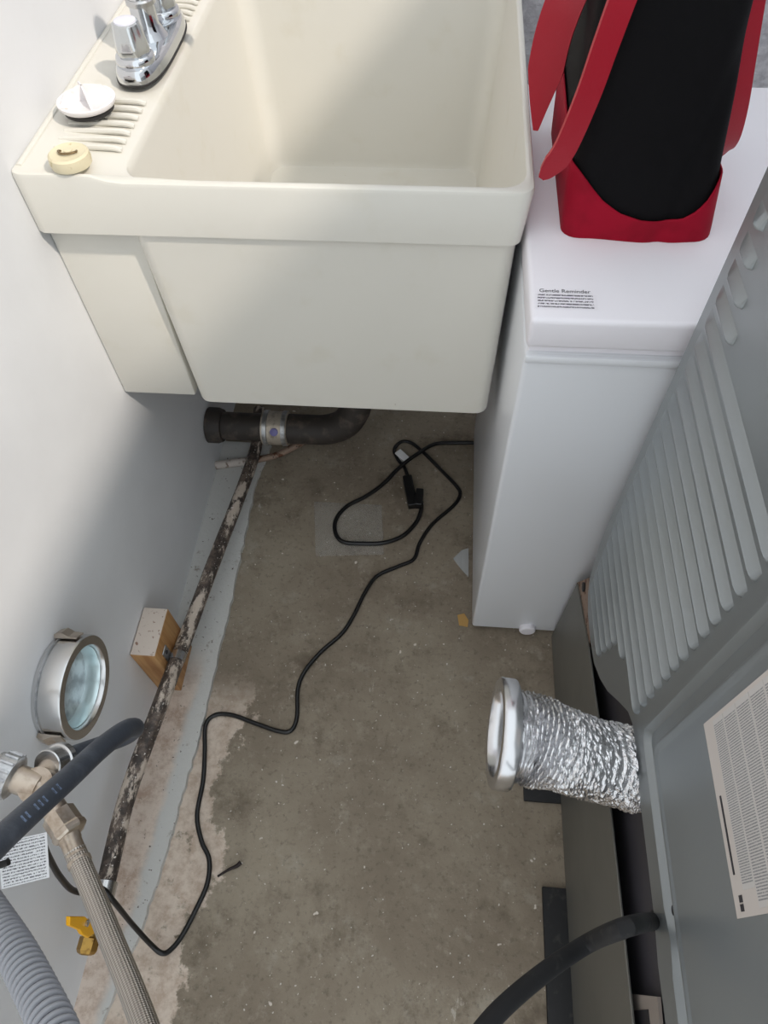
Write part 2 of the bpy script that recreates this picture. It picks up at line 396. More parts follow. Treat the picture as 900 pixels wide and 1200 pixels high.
# faucet
fb = on_z(166, 62, .9); fy = 1.060; fx = -.420
fau = empty('faucet', (fx, fy, .894), 'chrome centreset faucet with two fluted knobs on the sink deck', 'faucet')
def plate(rx, ry, z, cut=.03):
    P = []
    for k in range(48):
        a = 2 * math.pi * k / 48; c, s = math.cos(a), math.sin(a); e = 2 / 2.9
        P.append(Vector((fx + rx * abs(c) ** e * (1 if c >= 0 else -1), fy + ry * abs(s) ** e * (1 if s >= 0 else -1), z)))
    return P
bm = NB(); loft(bm, [plate(.0355, .1065, .8945), plate(.0355, .1065, .8970)], True, True); link('gasket', bm, DARKGASK, fau)
bm = NB(); loft(bm, [plate(.0345, .1055, .8965), plate(.034, .105, .908), plate(.031, .102, .9125), plate(.024, .095, .914)], True, True); link('base_plate', bm, CHROME, fau)
def knob(yc):
    bm = NB(); lathe(bm, [(.026, .910), (.026, .917), (.0245, .921), (.0225, .9225)], (fx, yc, 0), (0, 0, 1)); b = link('knob_collar', bm, CHROME, fau)
    bm = NB(); N = 40; rr = []
    for r, z in ((.0205, .9222), (.0218, .925), (.0215, .932), (.0185, .952), (.0172, .957), (.0150, .9585)):
        rr.append([Vector((fx + r * (1 + .05 * math.cos(6 * t)) * math.cos(t), yc + r * (1 + .05 * math.cos(6 * t)) * math.sin(t), z)) for t in [2 * math.pi * k / N for k in range(N)]])
    loft(bm, rr, True, True); kb = link('knob', bm, ACRYL, fau)
    bm = NB(); lathe(bm, [(.0145, .958), (.0140, .9605), (.011, .9615)], (fx, yc, 0), (0, 0, 1)); link('knob_cap', bm, KNOBTOP, kb)
knob(fy - .070); knob(fy + .070)
bm = NB(); lathe(bm, [(.027, .911), (.021, .922), (.0175, .930), (.0165, .955)], (fx, fy, 0), (0, 0, 1)); link('spout_base', bm, CHROME, fau)
bm = NB(); tube(bm, [(fx, fy, .95), (fx, fy, .985), (fx + .01, fy, 1.015), (fx + .05, fy, 1.04), (fx + .12, fy, 1.035), (fx + .15, fy, 1.01)], lambda s: .0165 - .005 * s, 20); link('spout', bm, CHROME, fau)
bm = NB(); lathe(bm, [(.0195, .953), (.0195, .958), (.0175, .960)], (fx, fy, 0), (0, 0, 1)); link('spout_ring', bm, STEEL, fau)

# basket strainer lying upside down
sp = on_z(105, 128, .90); st = empty('drain_strainer', (sp.x, sp.y, .8965), 'white plastic drain strainer with crossed fins lying on sink deck', 'strainer')
bm = NB(); lathe(bm, [(.027, .006), (.034, .009), (.0365, .013), (.0365, .0155), (.034, .016), (.031, .0145)], (sp.x, sp.y, .8975), (0, 0, 1), 40); link('disc', bm, WPLAS, st)
bm = NB(); lathe(bm, [(.028, .0005), (.031, .0025), (.031, .0065)], (sp.x, sp.y, .8975), (0, 0, 1), 40); link('gasket', bm, DARKGASK, st)
for a in (.55, .55 + math.pi / 2):
    bm = NB(); d = Vector((math.cos(a), math.sin(a), 0)); c = Vector((sp.x, sp.y, .912)); w = Vector((-d.y, d.x, 0)) * .0011
    poly = [c - d * .033, c - d * .024 + Vector((0, 0, .012)), c - d * .006 + Vector((0, 0, .017)), c + d * .006 + Vector((0, 0, .017)), c + d * .024 + Vector((0, 0, .012)), c + d * .033]
    prism(bm, [p - w for p in poly], w * 2); link('fin', bm, WPLAS, st, smooth=False)
# rubber plug
pp = on_z(83, 188, .90); pl = empty('sink_plug', (pp.x, pp.y, .895), 'round cream rubber sink plug with a wire pull on sink deck', 'plug')
bm = NB(); lathe(bm, [(.021, .8955), (.0235, .8965), (.0245, .902), (.0235, .9085), (.021, .9105), (.017, .909), (.012, .9088)], (pp.x, pp.y, 0), (0, 0, 1), 40); link('stopper', bm, CREAM, pl)
bm = NB(); tube(bm, [(pp.x - .010, pp.y + .004, .909), (pp.x - .011, pp.y, .911), (pp.x - .005, pp.y - .006, .9115), (pp.x + .003, pp.y - .006, .9115), (pp.x + .010, pp.y - .001, .911), (pp.x + .009, pp.y + .005, .909)], .0013, 8); link('wire_pull', bm, WIRE, pl)
bm = NB(); lathe(bm, [(.005, .908), (.0045, .9115), (.002, .912)], (pp.x, pp.y + .002, 0), (0, 0, 1), 16); link('stud', bm, CREAM, pl)

# ------------------------------------------------------------------ drain plumbing below the sink
dr = empty('sink_drain', (-.3, 1.03, 0), 'dark drain pipe with a pale clamp coupling beneath the sink', 'drain pipe')
zc = .13
c0 = on_z(288, 500, zc); yk = c0.y
bm = NB(); tube(bm, [(XW, yk, zc), (-.36, yk, zc)], .032, 24, 0); link('wall_stub', bm, DRAIN, dr)
bm = NB(); lathe(bm, [(.032, 0), (.041, .001), (.041, .024), (.037, .034), (.032, .036)], (XW + .001, yk, zc), (1, 0, 0)); link('flange', bm, DRAIN, dr)
bm = NB(); lathe(bm, [(.032, 0), (.0385, .001), (.0385, .058), (.032, .059)], (-.385, yk, zc), (1, 0, 0)); cp = link('coupling', bm, BAND, dr)
for dx in (.006, .048):
    bm = NB(); lathe(bm, [(.039, 0), (.0405, .001), (.0405, .010), (.039, .011)], (-.387 + dx, yk, zc), (1, 0, 0)); link('clamp_band', bm, GALV, cp)
bm = NB(); lathe(bm, [(.009, 0), (.009, .004), (.007, .005)], (-.352, yk - .0305, zc + .0225), (0, -.8, .6), 20); link('sticker', bm, BLUEDOT, cp)
bm = NB(); tube(bm, [(-.335, yk, zc), (-.29, yk, zc), (-.235, yk, zc + .004), (-.19, yk + .005, zc + .03), (-.165, yk + .02, zc + .09), (-.16, yk + .05, zc + .2), (-.16, yk + .06, .4925)], .034, 24); link('trap_bend', bm, DRAIN, dr)
sb = empty('pipe_stub', (XW, 1.0, 0), 'rusty branch pipe with chalky paint crossing the footing strip', 'pipe')
a, b, c = on_z(266, 546, .024), on_z(300, 539, .024), on_z(325, 533, .024)
bm = NB(); tube(bm, [(XW, a.y, .024), b], .010, 14, 0); link('stub', bm, STUBPAINT, sb)
bm = NB(); tube(bm, [b, c, on_z(355, 518, .05), on_z(372, 505, .09)], .008, 12); link('branch', bm, RUSTY, sb)

# ------------------------------------------------------------------ long gas pipe and its valve
pp_px = [(304, 480, .050), (297, 535, .055), (250, 660, .088), (205, 780, .100), (150, 930, .115), (124, 1036, .125)]
pth = [on_z(*p) for p in pp_px[:3]] + [on_x(x, y, -.4505) for x, y in ((224, 730), (205, 780), (190, 820))] + [on_z(150, 930, .138), on_z(124, 1036, .150)]
A, B = pth[0], pth[-1]
gp = empty('gas_pipe', (B.x, B.y, 0), 'long rusty black iron pipe with flaking paint running along the wall', 'pipe')
bm = NB(); tube(bm, pth, .0142, 18, 8); link('pipe_run', bm, PIPE, gp)
dirn = (B - pth[-2]).normalized()
bm = NB(); lathe(bm, [(.0145, 0), (.0175, .001), (.0175, .022), (.0145, .023)], B - dirn * .004, dirn, 20); link('end_fitting', bm, STEEL, gp)
gv = empty('gas_valve', (-.49, .02, 0), 'brass gas valve with a yellow lever beside the wall', 'valve')
g1 = B + dirn * .02; gb = on_x(103, 1108, -.462); gh = on_x(97, 1082, -.455)
bm = NB(); tube(bm, [g1, g1.lerp(gb, .5), gb], .011, 16, 4); link('body', bm, BRASS, gv)
gd = (gb - g1).normalized()
bm = NB(); lathe(bm, [(.010, -.012), (.0145, -.010), (.0145, .006), (.012, .010), (.008, .012)], gb, (gb - Vector((-.46, .06, .16))).normalized(), 6); link('flare_nut', bm, BRASS, gv, smooth=False)
lv = [on_x(x, y, -.448) for x, y in ((82, 1074), (100, 1074), (109, 1082), (111, 1094), (104, 1099), (97, 1095), (94, 1090), (82, 1085))]
bm = NB(); prism(bm, lv, (-.006, 0, 0)); lever = link('lever', bm, YELLOW, gv, smooth=False, bev=.0012)
q = on_x(101, 1082, -.448); bm = NB(); lathe(bm, [(.0045, -.002), (.0045, .003), (.0025, .004)], q, (1, 0, 0), 12); link('screw', bm, STEEL, lever)
bm = NB(); tube(bm, [q + Vector((-.004, 0, 0)), q + Vector((-.02, 0, -.01)), g1.lerp(gb, .55)], .006, 12, 4); link('stem', bm, BRASS, gv)

# wooden block
bl = empty('wood_block', (XW + .02, .48, 0), 'short pine offcut with painted end standing against the wall behind the pipe', 'wood block')
bx0, bx1, by0, by1, bz = XW + .001, -.466, .437, .530, .190
bm = NB(); box(bm, bx0, bx1, by0, by1, .0145, bz, .0015); link('block', bm, WOOD, bl)
bm = NB(); box(bm, bx0 + .001, bx1 - .001, by0 + .001, by1 - .001, bz - .0005, bz + .0012, .0005); link('painted_end', bm, PAINTEND, bl)
yk2 = .462; near = min(spline(pth, 16), key=lambda p: abs(p.y - yk2))
sk = empty('pipe_strap', (near.x, near.y, 0), 'small galvanised strap holding the rusty pipe to the wooden block', 'strap')
t_ = (pth[5] - pth[4]).normalized(); up = Vector((0, 0, 1)); side = t_.cross(up).normalized(); up2 = side.cross(t_)
bm = NB(); rg = []
for k in range(0, 15):
    a = math.radians(-40 + 220 * k / 14)
    for_r = [near + (side * math.cos(a) + up2 * math.sin(a)) * r + t_ * s for r, s in ((.0143, -.009), (.0158, -.009), (.0158, .009), (.0143, .009))]
    rg.append(for_r)
loft(bm, rg, True, True); link('saddle', bm, ALU, sk)
bm = NB(); box(bm, bx1 + .0003, bx1 + .0025, yk2 - .010, yk2 + .010, near.z + .008, near.z + .042, .001); ear = link('ear', bm, GALV, sk)
bm = NB(); lathe(bm, [(.004, 0), (.004, .002), (.002, .003)], (bx1 + .002, yk2, near.z + .030), (1, 0, 0), 12); link('screw', bm, DARKGASK, ear)

# ------------------------------------------------------------------ dryer vent collar on the wall
vt = empty('wall_vent', VC, 'round bright steel dryer vent collar with spring clips on the wall', 'vent')
xf = -.474 - XW
bm = NB(); lathe(bm, [(.0735, 0), (.0735, xf - .002), (.0725, xf), (.060, xf), (.0575, xf - .004), (.0572, xf - .012), (.0572, .0), (.0735, 0)], VC + Vector((.0004, 0, 0)), (1, 0, 0), 64, False, False); link('collar', bm, STEEL, vt)
bm = NB(); lathe(bm, [(.0737, .006), (.0752, .0065), (.0752, .009), (.0737, .0095)], VC, (1, 0, 0), 64); link('seam_band', bm, GALV, vt)
bm = NB(); lathe(bm, [(.0569, xf - .007), (.0562, xf - .008), (.0562, .0), (.0569, .0)], VC + Vector((.0004, 0, 0)), (1, 0, 0), 64, False, False); link('sky_tint_sleeve', bm, SKYTINT, vt)  # added sleeve, its colour carrying the glow of the sky outside
for ang in (45, 175, -80):
    a = math.radians(ang); rad = Vector((0, math.cos(a), math.sin(a))); tan = Vector((0, -math.sin(a), math.cos(a)))
    bm = NB(); c = VC + rad * .0745
    prof = [c + Vector((.002, 0, 0)), c + rad * .006 + Vector((.002, 0, 0)), c + rad * .009 + Vector((.012, 0, 0)), c + rad * .004 + Vector((.022, 0, 0)), c + rad * .003 + Vector((.034, 0, 0)), c + rad * .001 + Vector((.034, 0, 0)), c + rad * .001 + Vector((.02, 0, 0))]
    prism(bm, [p - tan * .010 for p in prof], tan * .020); link('spring_clip', bm, NICKEL, vt, smooth=False)

# ------------------------------------------------------------------ chest freezer
fz = empty('chest_freezer', (.45, .87, 0), 'white chest freezer with a flat lid standing beside the sink', 'freezer')
fx0, fx1, fy0, fy1 = .102, .82, .614, 1.135
bm = NB(); box(bm, fx0, fx1, fy0, fy1, .012, .770, .006, 3); link('body', bm, FRZ, fz)
bm = NB(); box(bm, fx0 + .004, fx1 - .004, fy0 + .006, fy1 - .004, .765, .783, .002); link('gasket', bm, FRZLID, fz)
bm = NB(); box(bm, fx0 - .001, fx1 + .002, fy0 - .004, fy1, .782, .824, .006, 3); lid = link('lid', bm, FRZLID, fz)
bm = NB(); box(bm, fx0 + .001, fx1 - .001, fy0 - .003, fy0 + .01, .757, .769, .003); link('top_trim', bm, FRZ, fz)
fp = on_y(617, 737, fy0)
bm = NB(); lathe(bm, [(.0165, 0), (.0165, .008), (.014, .011), (.006, .012)], (fp.x, fy0 + .0005, .026), (0, -1, 0), 28); link('drain_cap', bm, FRZLID, fz)
for xx in (fx0 + .03, fx1 - .03):
    for yy in (fy0 + .03, fy1 - .03):
        bm = NB(); lathe(bm, [(.018, 0), (.018, .013)], (xx, yy, 0), (0, 0, 1), 16); link('foot', bm, BLACK, fz)
q0, q1, q2, q3 = on_z(627, 361, .824), on_z(700, 361, .824), on_z(698, 344, .824), on_z(627, 344, .824)
nt = plate_uv('notice_text', [q0 + Vector((0, 0, .0002)), Vector((q1.x, q0.y, .8242)), Vector((q1.x, q3.y, .8242)), q3 + Vector((0, 0, .0002))], .0002, NOTICE, fz)
cu = bpy.data.curves.new('heading', 'FONT'); cu.body = 'Gentle Reminder'; cu.size = .0082; cu.align_x = 'CENTER'
to = bpy.data.objects.new('tmp', cu); COL.objects.link(to); bpy.context.view_layer.update()
me = bpy.data.meshes.new_from_object(to.evaluated_get(bpy.context.evaluated_depsgraph_get())); bpy.data.objects.remove(to)
me.materials.clear(); me.materials.append(INK); ho = bpy.data.objects.new('notice_heading', me); COL.objects.link(ho); ho.parent = fz
hp = on_z(662, 343, .8245); ho.location = hp - fz.location

# ------------------------------------------------------------------ tote bag on the freezer
tb = empty('tote_bag', (.23, .87, .824), 'black tote bag with red base and red straps standing on freezer lid', 'bag')
bz0 = .8252
def bag_ring(z, g=0.0):
    k = (z - bz0) / .33; w = .012 * k
    P = rrect(.146 - g - .018 * k, .317 + g - .056 * k, .758 - g - .004 * k, 1.01 + g, .020 + .006 * k, z, ns=22, nc=5)
    for p in P:                                   # soft fabric, a crease down the front
        if p.y < .80: p.y += .006 * math.exp(-((p.x - .255 - .04 * k) / .010) ** 2) * (.5 + k) + .003 * math.sin(p.x * 40 + z * 9)
    return P
bm = NB(); loft(bm, [bag_ring(bz0 + .004 + .33 * i / 24) for i in range(25)], True, False); link('body', bm, BLACKFAB, tb)
cp_ = [(652, 170), (668, 200), (690, 231), (715, 251), (740, 260), (765, 259), (790, 259), (806, 255), (818, 248), (826, 236), (829, 222)]
cv = [on_y(x, y, .756) for x, y in cp_]
HC = [(0, .086), (.05, .080), (.12, .066), (.22, .049), (.35, .035), (.5, .028), (.65, .0265), (.78, .030), (.87, .039), (.94, .054), (1, .076)]
def hem(p):
    u = min(max((p.x - .146) / .171, 0), 1)
    if p.y < .80:
        for (a, ha), (b, hb) in zip(HC, HC[1:]):
            if a <= u <= b: return bz0 + ha + (hb - ha) * (u - a) / (b - a)
    return bz0 + (.086 + .1 * min((p.y - .78), .3) if p.x < .2 else .076)
bot = bag_ring(bz0, .0015); rows = []
for i in range(9):
    rows.append([])
for k, p in enumerate(bot):
    h = hem(p)
    for i in range(9):
        z = bz0 + (h - bz0) * i / 8; q = bag_ring(z, .0022)[k]; rows[i].append(Vector((q.x, q.y, z)))
inset = [Vector((.23 + (p.x - .23) * .96, .88 + (p.y - .88) * .96, bz0 - .0003)) for p in bot]
bm = NB(); loft(bm, [inset] + rows, True, False); rb = link('base_panel', bm, REDFAB, tb)
m_ = rb.modifiers.new('solid', 'SOLIDIFY'); m_.thickness = .0015; m_.offset = 1
bm = NB(); ribbon(bm, [on_y(634, 208, .752), on_y(643, 199, .7505), on_y(662, 174, .747), on_y(688, 114, .743), on_y(709, 55, .741), on_y(729, 0, .741), on_y(752, -60, .745)], lambda s: .007 + .019 * min(s * 4, 1), (0.25, -1, .25)); link('strap', bm, REDWEB, tb)
bm = NB(); ribbon(bm, [on_y(628, 152, .85), on_y(633, 118, .85), on_y(640, 80, .85), on_y(649, 40, .85), on_y(663, 0, .85), on_y(685, -50, .86)], lambda s: .006 + .034 * min(s * 2.6, 1), (-.35, -1, .35)); link('strap', bm, REDWEB, tb)
bm = NB(); ribbon(bm, [on_y(893, -60, .86), on_y(882, 5, .86), on_y(872, 75, .86), on_y(864, 130, .86), on_y(855, 166, .865), on_y(845, 178, .88), on_y(836, 160, .9)], lambda s: .027 - .006 * s, (.3, -1, .3)); link('strap', bm, REDWEB, tb)

# ------------------------------------------------------------------ clothes dryer, its back to the wall with the vent
XD = .265
dy = empty('clothes_dryer', (.6, .24, 0), 'grey sheet metal back of a clothes dryer with rows of louvers', 'dryer')
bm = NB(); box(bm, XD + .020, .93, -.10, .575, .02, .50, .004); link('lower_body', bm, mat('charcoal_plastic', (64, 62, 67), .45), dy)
bm = NB(); box(bm, XD + .004, .93, -.10, .582, .50, 1.04, .01); link('cabinet', bm, DRY, dy)
# rear panel
pan_px = [(771, 1130), (767, 1078), (759, 1010), (751, 945), (746, 880), (741, 848), (736, 834), (725, 822), (712, 810), (703, 795), (696, 777), (692, 752), (689, 720), (689, 695), (691, 678)]
poly = [Vector((XD, -.10, .475))] + [on_x(x, y, XD) for x, y in pan_px] + [Vector((XD, .578, .42)), Vector((XD, .582, .5)), Vector((XD, .582, 1.04)), Vector((XD, -.10, 1.04))]
bm = NB(); prism(bm, poly, (.003, 0, 0)); link('rear_panel', bm, DRY, dy, smooth=False)
# base skirt
sk_px = [(676, 684), (690, 762), (702, 850), (715, 950), (728, 1070), (741, 1195)]
top = [on_x(x, y, XD - .001) for x, y in sk_px]
poly = [Vector((XD - .001, .605, .011)), Vector((XD - .001, top[0].y, top[0].z))] + top[1:] + [Vector((XD - .001, -.10, top[-1].z)), Vector((XD - .001, -.10, .011))]
bm = NB(); prism(bm, poly, (.0025, 0, 0)); skirt = link('base_skirt', bm, DRYBASE, dy, smooth=False)
bm = NB(); tube(bm, [p + Vector((.0005, 0, 0)) for p in top[1:]] + [Vector((XD - .0005, -.10, top[-1].z))], .0014, 8, 4); link('folded_lip', bm, DRYBASE, skirt)
for (x, y) in ((643, 773), (641, 792)):
    bm = NB(); lathe(bm, [(.003, 0), (.003, .002), (.0015, .003)], on_x(x, y, XD - .001), (-1, 0, 0), 12); link('rivet', bm, GALV, skirt)
# rusted bracket at the far corner
poly = [on_x(x, y, XD + .002) for x, y in ((676, 683), (690, 677), (693, 700), (691, 752), (688, 758))]
bm = NB(); prism(bm, poly, (.02, 0, 0)); br = link('corner_bracket', bm, RUSTY, dy, smooth=False)
bm = NB(); lathe(bm, [(.008, 0), (.008, .003), (.003, .0035)], on_x(685, 688, XD + .002), (-1, 0, 0), 16); link('screw', bm, DARKGASK, br)
# cover panel pressed in two steps
def rounded_cover(yf, z0_, x, r=.02, yn=-.095, z1=1.02, notch=None):
    P = []
    for k in range(9):
        a = math.radians(-90 + 90 * k / 8); P.append(Vector((x, yf - r + r * math.cos(a), z0_ + r + r * math.sin(a))))
    P += [Vector((x, yf, z1)), Vector((x, yn, z1)), Vector((x, yn, z0_))]
    if notch:
        for yy, dz in ((notch - .03, 0), (notch - .015, .004), (notch, .007), (notch + .015, .004), (notch + .03, 0)): P.append(Vector((x, yy, z0_ + dz)))
    return P
bm = NB(); loft(bm, [rounded_cover(f, g, x, rr_, notch=.05) for f, g, x, rr_ in ((.2640, .530, XD + .0005, .026), (.2615, .5325, XD - .006, .0235), (.2590, .535, XD - .0085, .021), (.2560, .538, XD - .0085, .018), (.2535, .5405, XD - .006, .0155), (.2500, .544, XD - .0015, .012))], False, True); cov = link('service_cover', bm, DRY, dy)
bm = NB(); loft(bm, [rounded_cover(f, g, x, rr_, -.08) for f, g, x, rr_ in ((.2360, .556, XD - .001, .022), (.2335, .5585, XD - .0055, .0195), (.2315, .5605, XD - .0070, .0175), (.2290, .563, XD - .0070, .015), (.2270, .565, XD - .0055, .013), (.2240, .568, XD - .0045, .01))], False, True); link('cover_relief', bm, DRY, cov)
bm = NB(); lathe(bm, [(.0045, 0), (.0045, .0012)], on_x(790, 1067, XD - .0022), (-1, 0, 0), 16); link('screw_hole', bm, BLACK, cov)
# rating label
xl = XD - .0047
bm = NB(); L0 = [(xl, .060, .705), (xl, .214, .705), (xl, .214, .96), (xl, .060, .96)]
prism(bm, L0, (-.0004, 0, 0)); link('label_border', bm, mat('label_paper', (206, 198, 192), .5), dy, smooth=False)
x2 = xl - .0005
for (ya, yb, za, zb) in ((.078, .210, .7265, .7485), (.064, .210, .7495, .7755), (.064, .210, .7765, .8025), (.064, .210, .8035, .8295), (.064, .210, .8305, .8565), (.064, .210, .8575, .95)):
    plate_uv('label_print', [(x2, yb, za), (x2, ya, za), (x2, ya, zb), (x2, yb, zb)], .0003, LABELP, dy)
for k in range(2):
    bm = NB(); box(bm, x2 - .0004, x2, .064 + k * .0062, .069 + k * .0062, .716, .722); link('label_icon', bm, INK, dy, smooth=False)
bm = NB(); box(bm, x2 - .0004, x2, .09, .15, .713, .716); link('label_bar', bm, INK, dy, smooth=False)
# louvers: up-facing pressed slats
lou_mesh = {}
def louver(yn, yf, z):
    Lg = round(yf - yn, 3)
    if Lg not in lou_mesh:
        b2 = NB(); hz, pr = .0125, .0062; rr = []
        for y, s in ((0, 0.02), (.002, .6), (.005, .9), (.010, 1), (Lg - .016, 1), (Lg - .008, .6), (Lg, .02)):
            rr.append([Vector((0, y, hz)), Vector((-pr * s * .16, y, hz * .90)), Vector((-pr * s * .84, y, hz * .20)), Vector((-pr * s, y, .002)), Vector((-pr * s * .97, y, 0)), Vector((0.0005, y, 0))])
        loft(b2, rr, True, True); bmesh.ops.recalc_face_normals(b2, faces=b2.faces)
        me = bpy.data.meshes.new('louver'); b2.to_mesh(me); b2.free(); me.materials.append(DRY)
        for p in me.polygons: p.use_smooth = True
        me.set_sharp_from_angle(angle=math.radians(50)); lou_mesh[Lg] = me
    o = bpy.data.objects.new('louver', lou_mesh[Lg]); COL.objects.link(o); o.parent = dy
    o.location = Vector((XD, yn, z)) - dy.location
for i in range(23):
    z = .986 - .0285 * i; yf = .566 if i < 17 else .566 - .003 * (i - 16)
    yn = {0: .540, 1: .527, 2: .511, 3: .496}.get(i, .287)
    if i == 18: yn = .368
    if i > 18: yn = .40 + .006 * (i - 19)
    louver(yn, yf, z)
# bracket low on the back, near the hose
pb = [on_x(x, y, XD + .010) for x, y in ((733, 1164), (770, 1168), (774, 1215), (738, 1215))]
bm = NB(); prism(bm, pb, (.004, 0, 0)); bk = link('wiring_bracket', bm, BEIGE, dy, smooth=False)
pb = [on_x(x, y, XD + .009) for x, y in ((743, 1184), (759, 1183), (762, 1210), (745, 1210))]
bm = NB(); prism(bm, pb, (.003, 0, 0)); link('slot', bm, BLACK, bk, smooth=False)
# rubber pads under the dryer
for (a, b, c, d, lab) in ((.225, .30, -.09, .148, 'flat black rubber pad strip under dryer where the drain hose crosses'), (.199, .30, .283, .36, 'flat black rubber pad strip under dryer beneath the foil duct')):
    bm = NB(); box(bm, a, b, c, d, 0, .010 if lab.endswith('crosses') else .009, .002); o = link('rubber_pad', bm, RUBBER, origin=((a + b) / 2, (c + d) / 2, 0)); tag(o, lab, 'pad')

# ------------------------------------------------------------------ foil exhaust duct
du = empty('exhaust_duct', (.20, .245, .40), 'silver foil flexible dryer duct with metal collar at its open end', 'duct')
rc = Vector((.104, .255, .497)); rd = Vector((-.98, .04, .07)).normalized()
bm = NB(); path = spline([(.283, .243, .424), (.26, .243, .432), (.20, .244, .462), (.155, .250, .485), rc - rd * .022, rc - rd * .006], 30); F = frames(path); rings = []; N = len(path); nn = 88
for i, (p, (u, v, t)) in enumerate(zip(path, F)):
    s = i / (N - 1); rr = []
    rib = .0024 * (1 + .8 * math.sin(s * 11)) * math.sin(s * 2 * math.pi * 30)
    for k in range(nn):
        a = 2 * math.pi * k / nn
        w = .0016 * math.sin(a * 3 + s * 9) + .0011 * math.sin(a * 7 - s * 23) + random.uniform(-.00115, .00115)
        rr.append(p + (u * math.cos(a) + v * math.sin(a)) * (.0465 + .0055 * s + rib + w))
    rings.append(rr)
loft(bm, rings, False, False); link('foil_hose', bm, FOIL, du, smooth=False)
bm = NB(); lathe(bm, [(.0575, -.012), (.0645, -.010), (.0655, -.008), (.0655, .008), (.0640, .010), (.052, .010), (.0505, .008), (.0485, -.004), (.048, -.03), (.0495, -.03), (.051, -.010), (.0575, -.012)], rc, rd, 64, False, False); link('collar', bm, ALU, du)

# ------------------------------------------------------------------ hoses and cords
ho = empty('drain_hose', on_x(768, 1080, XD), 'black rubber hose leaving the dryer and crossing above the rubber pad', 'hose')
bm = NB(); tube(bm, [on_x(776, 1076, .285), on_x(768, 1079, .272), on_y(735, 1086, .055), at(690, 1105, .70), at(640, 1138, .66), at(585, 1185, .61), at(540, 1240, .57)], .0085, 16); link('hose_run', bm, RUBBER, ho)
bm = NB(); lathe(bm, [(.0085, -.004), (.0105, -.003), (.0105, .003), (.0085, .004)], on_x(768, 1079, .270), (-1, 0, .1), 20); link('grommet', bm, BLACK, ho)

# Y splitter on the wall tap
ys = empty('hose_splitter', at(30, 915, .68), 'nickel Y hose splitter with zinc coupling nut on the wall tap', 'hose fitting')
j = at(46, 922, .68)
cA = at(8, 908, .68); axA = (cA - j).normalized()
bm = NB(); tube(bm, [j, cA], .0135, 20, 0); link('inlet', bm, NICKEL, ys)
bm = NB(); rr = []
for h, r in ((-.010, .017), (-.008, .0205), (.007, .0205), (.009, .0185), (.012, .0185), (.013, .014)):
    rr.append((r, h))
lathe(bm, rr, cA, axA, 40); nut = link('coupling_nut', bm, GALV, ys)
uA = axA.orthogonal().normalized(); vA = axA.cross(uA)
for k in range(16):
    a = 2 * math.pi * k / 16; d = uA * math.cos(a) + vA * math.sin(a)
    bm = NB(); tube(bm, [cA + d * .0205 - axA * .007, cA + d * .0205 + axA * .006], .0018, 6, 0); link('grip_rib', bm, GALV, nut)
tap = at(-40, 895, .70)
bm = NB(); tube(bm, [cA + axA * .010, tap, (XW - .0, tap.y + .02, tap.z + .02)], .011, 16, 0); link('tap_spout', bm, NICKEL, ys)
bm = NB(); lathe(bm, [(.0148, -.02), (.018, -.012), (.0185, 0), (.0165, .010)], j, (0, 0, 1), 24); link('junction', bm, NICKEL, ys)
oB = at(76, 966, .665); axB = (oB - j).normalized()
bm = NB(); tube(bm, [j, oB], .0115, 20, 0); link('outlet', bm, NICKEL, ys)
bm = NB(); lathe(bm, [(.011, -.013), (.0155, -.012), (.0155, .004), (.0165, .006), (.0165, .010), (.0145, .012), (.009, .014)], oB, axB, 8); link('hex_nut', bm, NICKEL, ys, smooth=False)
oC = at(66, 893, .71); axC = (at(86, 885, .735) - oC).normalized()
bm = NB(); tube(bm, [j, oC], .0125, 20, 0); link('outlet', bm, NICKEL, ys)
bm = NB(); lathe(bm, [(.0145, -.014), (.0155, -.013), (.0155, .002), (.0175, .003), (.0175, .010), (.0155, .012), (.010, .014)], oC, axC, 32); link('collar_nut', bm, STEEL, ys)

bh = empty('braided_hose', oB, 'braided stainless steel supply hose hanging from the hose splitter', 'hose')
e0 = at(79, 976, .66); e1 = at(91, 1005, .65)
bm = NB(); tube(bm, [oB + axB * .010, e0], .0078, 16, 0); link('nipple', bm, BRASS, bh)
bm = NB(); lathe(bm, [(.009, 0), (.0102, .001), (.0102, .008), (.0095, .010), (.0095, .026), (.0108, .027), (.0108, .032), (.009, .033)], e0, e1 - e0, 24); link('ferrule', bm, NICKEL, bh)
bm = NB(); tube(bm, [e1.lerp(e0, .3), e1, at(110, 1050, .625), at(132, 1105, .585), at(155, 1162, .545), at(176, 1220, .505), at(195, 1280, .47)], .0098, 24, 10, uv=230); link('braid', bm, BRAID, bh)

rh = empty('rubber_hose', oC, 'dark blue rubber washer hose looping out from the hose splitter', 'hose')
bm = NB(); tube(bm, [oC + axC * .008, at(92, 883, .755), at(125, 871, .79), at(148, 862, .80), at(158, 853, .775), at(146, 856, .735), at(118, 877, .68), at(80, 912, .615), at(40, 948, .56), at(0, 985, .51), at(-45, 1030, .46)],
               .0102, 18, 10); link('hose_run', bm, HOSE, rh)
hp_ = spline([at(80, 912, .615), at(40, 948, .56), at(0, 985, .51)], 30); ck = Vector((0, 0, H))
for k in range(9):                         # rubbed lettering, too faint to read
    p = hp_[16 + 4 * k]; t1 = (hp_[17 + 4 * k] - p).normalized(); w = (ck - p).normalized(); w = (w - t1 * w.dot(t1)).normalized(); sd = t1.cross(w)
    if k in (2, 6): continue
    bm = NB(); c = p + w * .0099
    prism(bm, [c + t1 * a * .0018 + sd * b * .003 - w * (.0006 * abs(b)) for a, b in ((-1, -1), (.4, -1), (1, 0), (.4, 1), (-1, 1), (-.2, 0))], w * .0005); link('print_mark', bm, MARKBLUE, rh, smooth=False)
